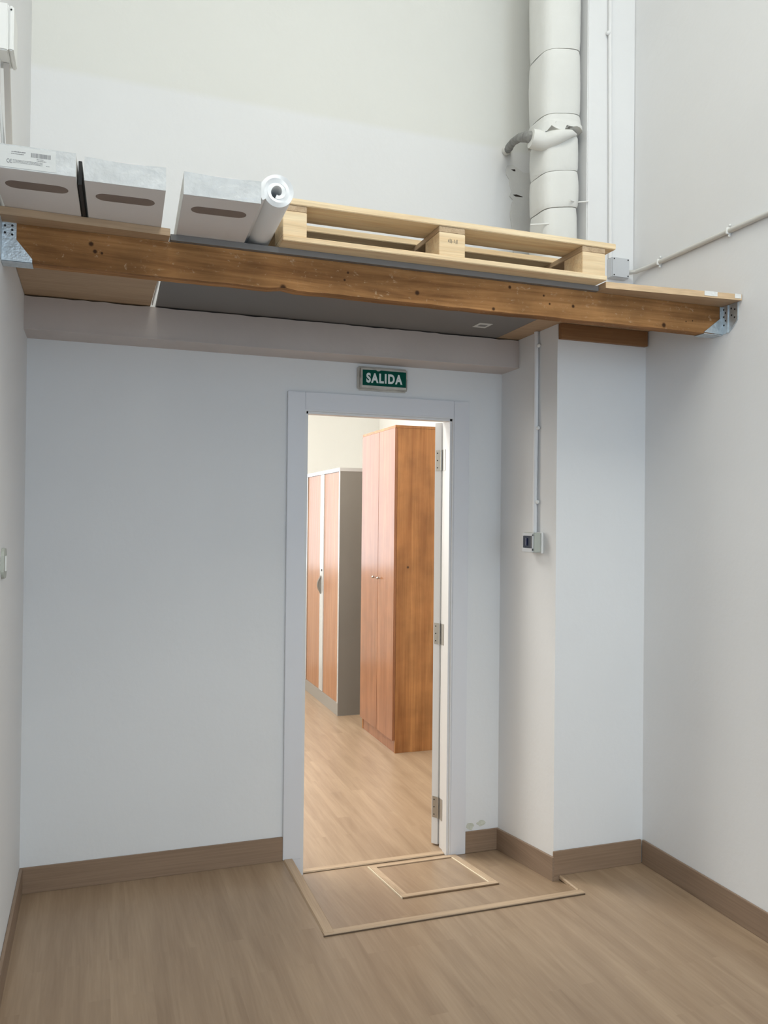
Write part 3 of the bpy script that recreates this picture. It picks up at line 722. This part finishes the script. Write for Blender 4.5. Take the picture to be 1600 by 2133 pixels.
for v in me.vertices:
    u = (v.co.x-ax)/(bx-ax); q = (v.co.y-ay)/(by-ay)
    v.co = Vector((1.136+u*.172, -.0280-(v.co.z*1.0), 2.0905+q*.0445))-Vector(sg['_base'])
me.materials.clear(); me.materials.append(LETTER); me.name = 'lettering'
lo_ = link('lettering', me); lo_.parent = gp; lo_['_base'] = sg['_base']
for x in (1.111, 1.3305): build(MB().ball((x, -.0265, 2.113), .0028), 'screw', HINGE, sg)

# left wall: switch, cable box and cables
sw = thing('wall_switch', 'rounded white switch plate at the left edge, on the left wall', 'switch', (XL, -.80, 1.335))
m = MB()
pts = []
for cx, cz, a0 in ((.015, .017, 0), (-.015, .017, 90), (-.015, -.017, 180), (.015, -.017, 270)):
    for k in range(7):
        a = math.radians(a0+15*k); pts.append((-.808+cx+.030*math.cos(a), 1.335+cz+.028*math.sin(a)))
m.prism(pts, 0, XL+.0005, XL+.009); build(m, 'switch_plate', BEIGEP, sw)
m = MB(); m.box(XL+.0092, XL+.013, -.825, -.791, 1.312, 1.358, .001); build(m, 'rocker', WHITEP, sw)
cb = thing('cable_box', 'white boxy fitting high on the left wall, cropped by the frame', 'electrical box', (XL, -1.3, 2.6))
m = MB(); m.box(XL+.0005, -.2125, -1.350, -1.255, 2.600, 2.715, .003); build(m, 'box_body', WHITEP, cb)
m = MB(); m.box(-.2120, -.2005, -1.350, -1.252, 2.602, 2.711, .003); cv = build(m, 'cover', WHITEP, cb)
m = MB(); m.ball((-.2065, -1.3503, 2.700), .0022); build(m, 'screw', NAIL, cv)
tk = thing('cable_duct', 'grey-beige cable duct dropping from the white box to behind the cartons', 'cable duct', (-.225, -1.2, 2.4))
m = MB(); m.prism([(-1.290, 2.599), (-1.265, 2.599), (-1.165, 2.405), (-1.190, 2.405)], 0, -.2285, -.2150); build(m, 'duct_body', plain('duct_beige', (.50, .46, .42, 1), .6), tk)
wc = thing('white_cable', 'thin white cable hanging beside the cable duct on the left wall', 'cable', (-.24, -1.25, 2.4))
m = MB(); m.tube([(-.238, -1.300, 2.599), (-.240, -1.262, 2.53), (-.2365, -1.20, 2.45), (-.236, -1.17, 2.398)], .004, 10); build(m, 'cable', WHITEP, wc, smooth=True)

# peeled paint and plaster scars (right of the casing, by the baseboard)
def flake(cx, cz, rx, rzv, mat, y=-.0012, n=11):
    m = MB(); pts = []
    for k in range(n):
        a = 2*math.pi*k/n; r = random.uniform(.6, 1.1); pts.append((cx+rx*r*math.cos(a), cz+rzv*r*math.sin(a)))
    m.prism(pts, 1, y, -.0002); return m
OLD = plain('old_paint', (.60, .61, .53, 1), .85, bump=.5, var=.1, vscale=40)
m = flake(1.680, .045, .022, .022, OLD)
m2 = flake(1.735, .052, .024, .014, OLD); me_ = bpy.data.meshes.new('t'); m2.bm.to_mesh(me_); m.bm.from_mesh(me_)
o = build(m, 'trim_4', OLD, base=(1.7, 0, .04)); struct(o, 'scarred plaster above the short baseboard')

# ------------------------------------------------------------------ hall furniture
wd = thing('wardrobe', 'tall cherry wood two-door wardrobe seen through the doorway', 'wardrobe', (1.887, 1.64, LOW))
WX, WY0, WY1, WZ = 1.887, 1.640, 2.352, 2.114
m = MB(); m.box(WX+.019, WX+.46, WY0, WY0+.018, LOW, WZ-.0185, .001); build(m, 'side_panel', CHERRY, wd)
m = MB(); m.box(WX+.019, WX+.46, WY1-.018, WY1, LOW, WZ-.0185, .001); build(m, 'side_panel', CHERRY, wd)
m = MB(); m.box(WX+.002, WX+.46, WY0, WY1, WZ-.018, WZ, .001); build(m, 'top_panel', CHERRY, wd)
m = MB(); m.box(WX+.022, WX+.04, WY0+.0185, WY1-.0185, LOW, .003); build(m, 'plinth', CHERRYD, wd)
m = MB(); m.box(WX+.44, WX+.455, WY0+.0185, WY1-.0185, 0.004, WZ-.0185); build(m, 'back_panel', CHERRY, wd)
ym = 1.968
for y0, y1, ky in ((WY0+.001, ym-.002, 1.925), (ym+.002, WY1-.001, 2.030)):
    m = MB(); m.box(WX, WX+.0182, y0, y1, .006, WZ-.0188, .0012); dr = build(m, 'wardrobe_door', CHERRYD, wd)
    m = MB(); m.tube([(WX, ky, 1.072), (WX-.012, ky, 1.072)], .004, 10); m.ball((WX-.017, ky, 1.072), .0095); build(m, 'knob', HINGE, dr, smooth=True)

tb = thing('tambour_cabinet', 'grey metal cabinet with wood-look sliding shutters beyond the wardrobe', 'cabinet', (1.83, 2.75, LOW))
TX, TY0, TY1, TZ = 1.830, 2.75, 3.815, 1.890
m = MB()
m.box(TX+.004, TX+.45, TY0, TY0+.02, LOW+.004, TZ-.03, .001); m.box(TX+.004, TX+.45, TY1-.02, TY1, LOW+.004, TZ-.03, .001); m.box(TX+.43, TX+.449, TY0+.02, TY1-.02, LOW+.01, TZ-.03)
build(m, 'cabinet_body', GREYPLATE, tb)
m = MB(); m.box(TX-.002, TX+.452, TY0-.002, TY1+.002, TZ-.030, TZ, .002); build(m, 'top_panel', GREYFR, tb)
m = MB(); m.box(TX-.001, TX+.0035, TY0-.001, TY0+.024, LOW+.1, TZ-.031); build(m, 'front_frame', GREYFR, tb)
m = MB(); m.box(TX-.001, TX+.0035, TY1-.024, TY1+.001, LOW+.1, TZ-.031); build(m, 'front_frame', GREYFR, tb)
m = MB(); m.box(TX, TX+.44, TY0+.0005, TY1-.0005, LOW, LOW+.098, .001); build(m, 'plinth', plain('plinth_grey', (.30, .29, .27, 1), .35, metal=.2), tb)
SHUT, nt, b = newmat('shutter_wood')
base_ = wood('tmp', (0.33, 0.15, 0.075, 1), (0.44, 0.225, 0.12, 1), axis=2, rough=.25)
SHUT = base_; SHUT.name = 'shutter_slats'
nt = SHUT.node_tree; b = nt.nodes['Principled BSDF']; b.inputs['Roughness'].default_value = .3; b.inputs['Specular IOR Level'].default_value = .3
wv = N(nt, 'ShaderNodeTexWave', Scale=14.0); wv.bands_direction = 'Y'
tcn = nt.nodes.new('ShaderNodeTexCoord'); nt.links.new(tcn.outputs['Object'], wv.inputs['Vector'])
bp = N(nt, 'ShaderNodeBump', Strength=.25, Distance=.003); nt.links.new(wv.outputs[0], bp.inputs['Height']); nt.links.new(bp.outputs[0], b.inputs['Normal'])
m = MB(); m.box(TX+.006, TX+.016, TY0+.0245, 3.222, LOW+.099, TZ-.032); build(m, 'shutter', SHUT, tb)
m = MB(); m.box(TX+.006, TX+.016, 3.338, TY1-.0245, LOW+.099, TZ-.032); build(m, 'shutter', SHUT, tb)
m = MB(); m.box(TX-.001, TX+.016, 3.225, 3.335, LOW+.099, TZ-.032, .003)
ls = build(m, 'lock_stile', GREYFR, tb)
m = MB(); m.tube([(TX-.004, 3.27, 1.045), (TX, 3.27, 1.045)], .010, 14); build(m, 'lock', BLACKP, ls)
m = MB(); pts = [(TX-.001-.030*math.sin(math.pi*k/12), 3.29, .845+.15*k/12) for k in range(13)]
m.tube(pts, .007, 10); m.prism([(p[0]*1.0, p[2]) for p in pts], 1, 3.289, 3.291); build(m, 'handle', GREYPLATE, ls, smooth=True)

# thin white packing strips in the gap between the left and the middle board
m = MB(); m.box(.1995, .2035, -.85, -.17, SZ+.001, SZ+.012)
ob = tag(build(m, 'packing_strip', WHITEP, base=(.2015, -.4, SZ)), 'thin white strip wedged in the gap between tan and grey shelf boards', 'strip')

for o in bpy.data.objects:
    if '_base' in o: del o['_base']
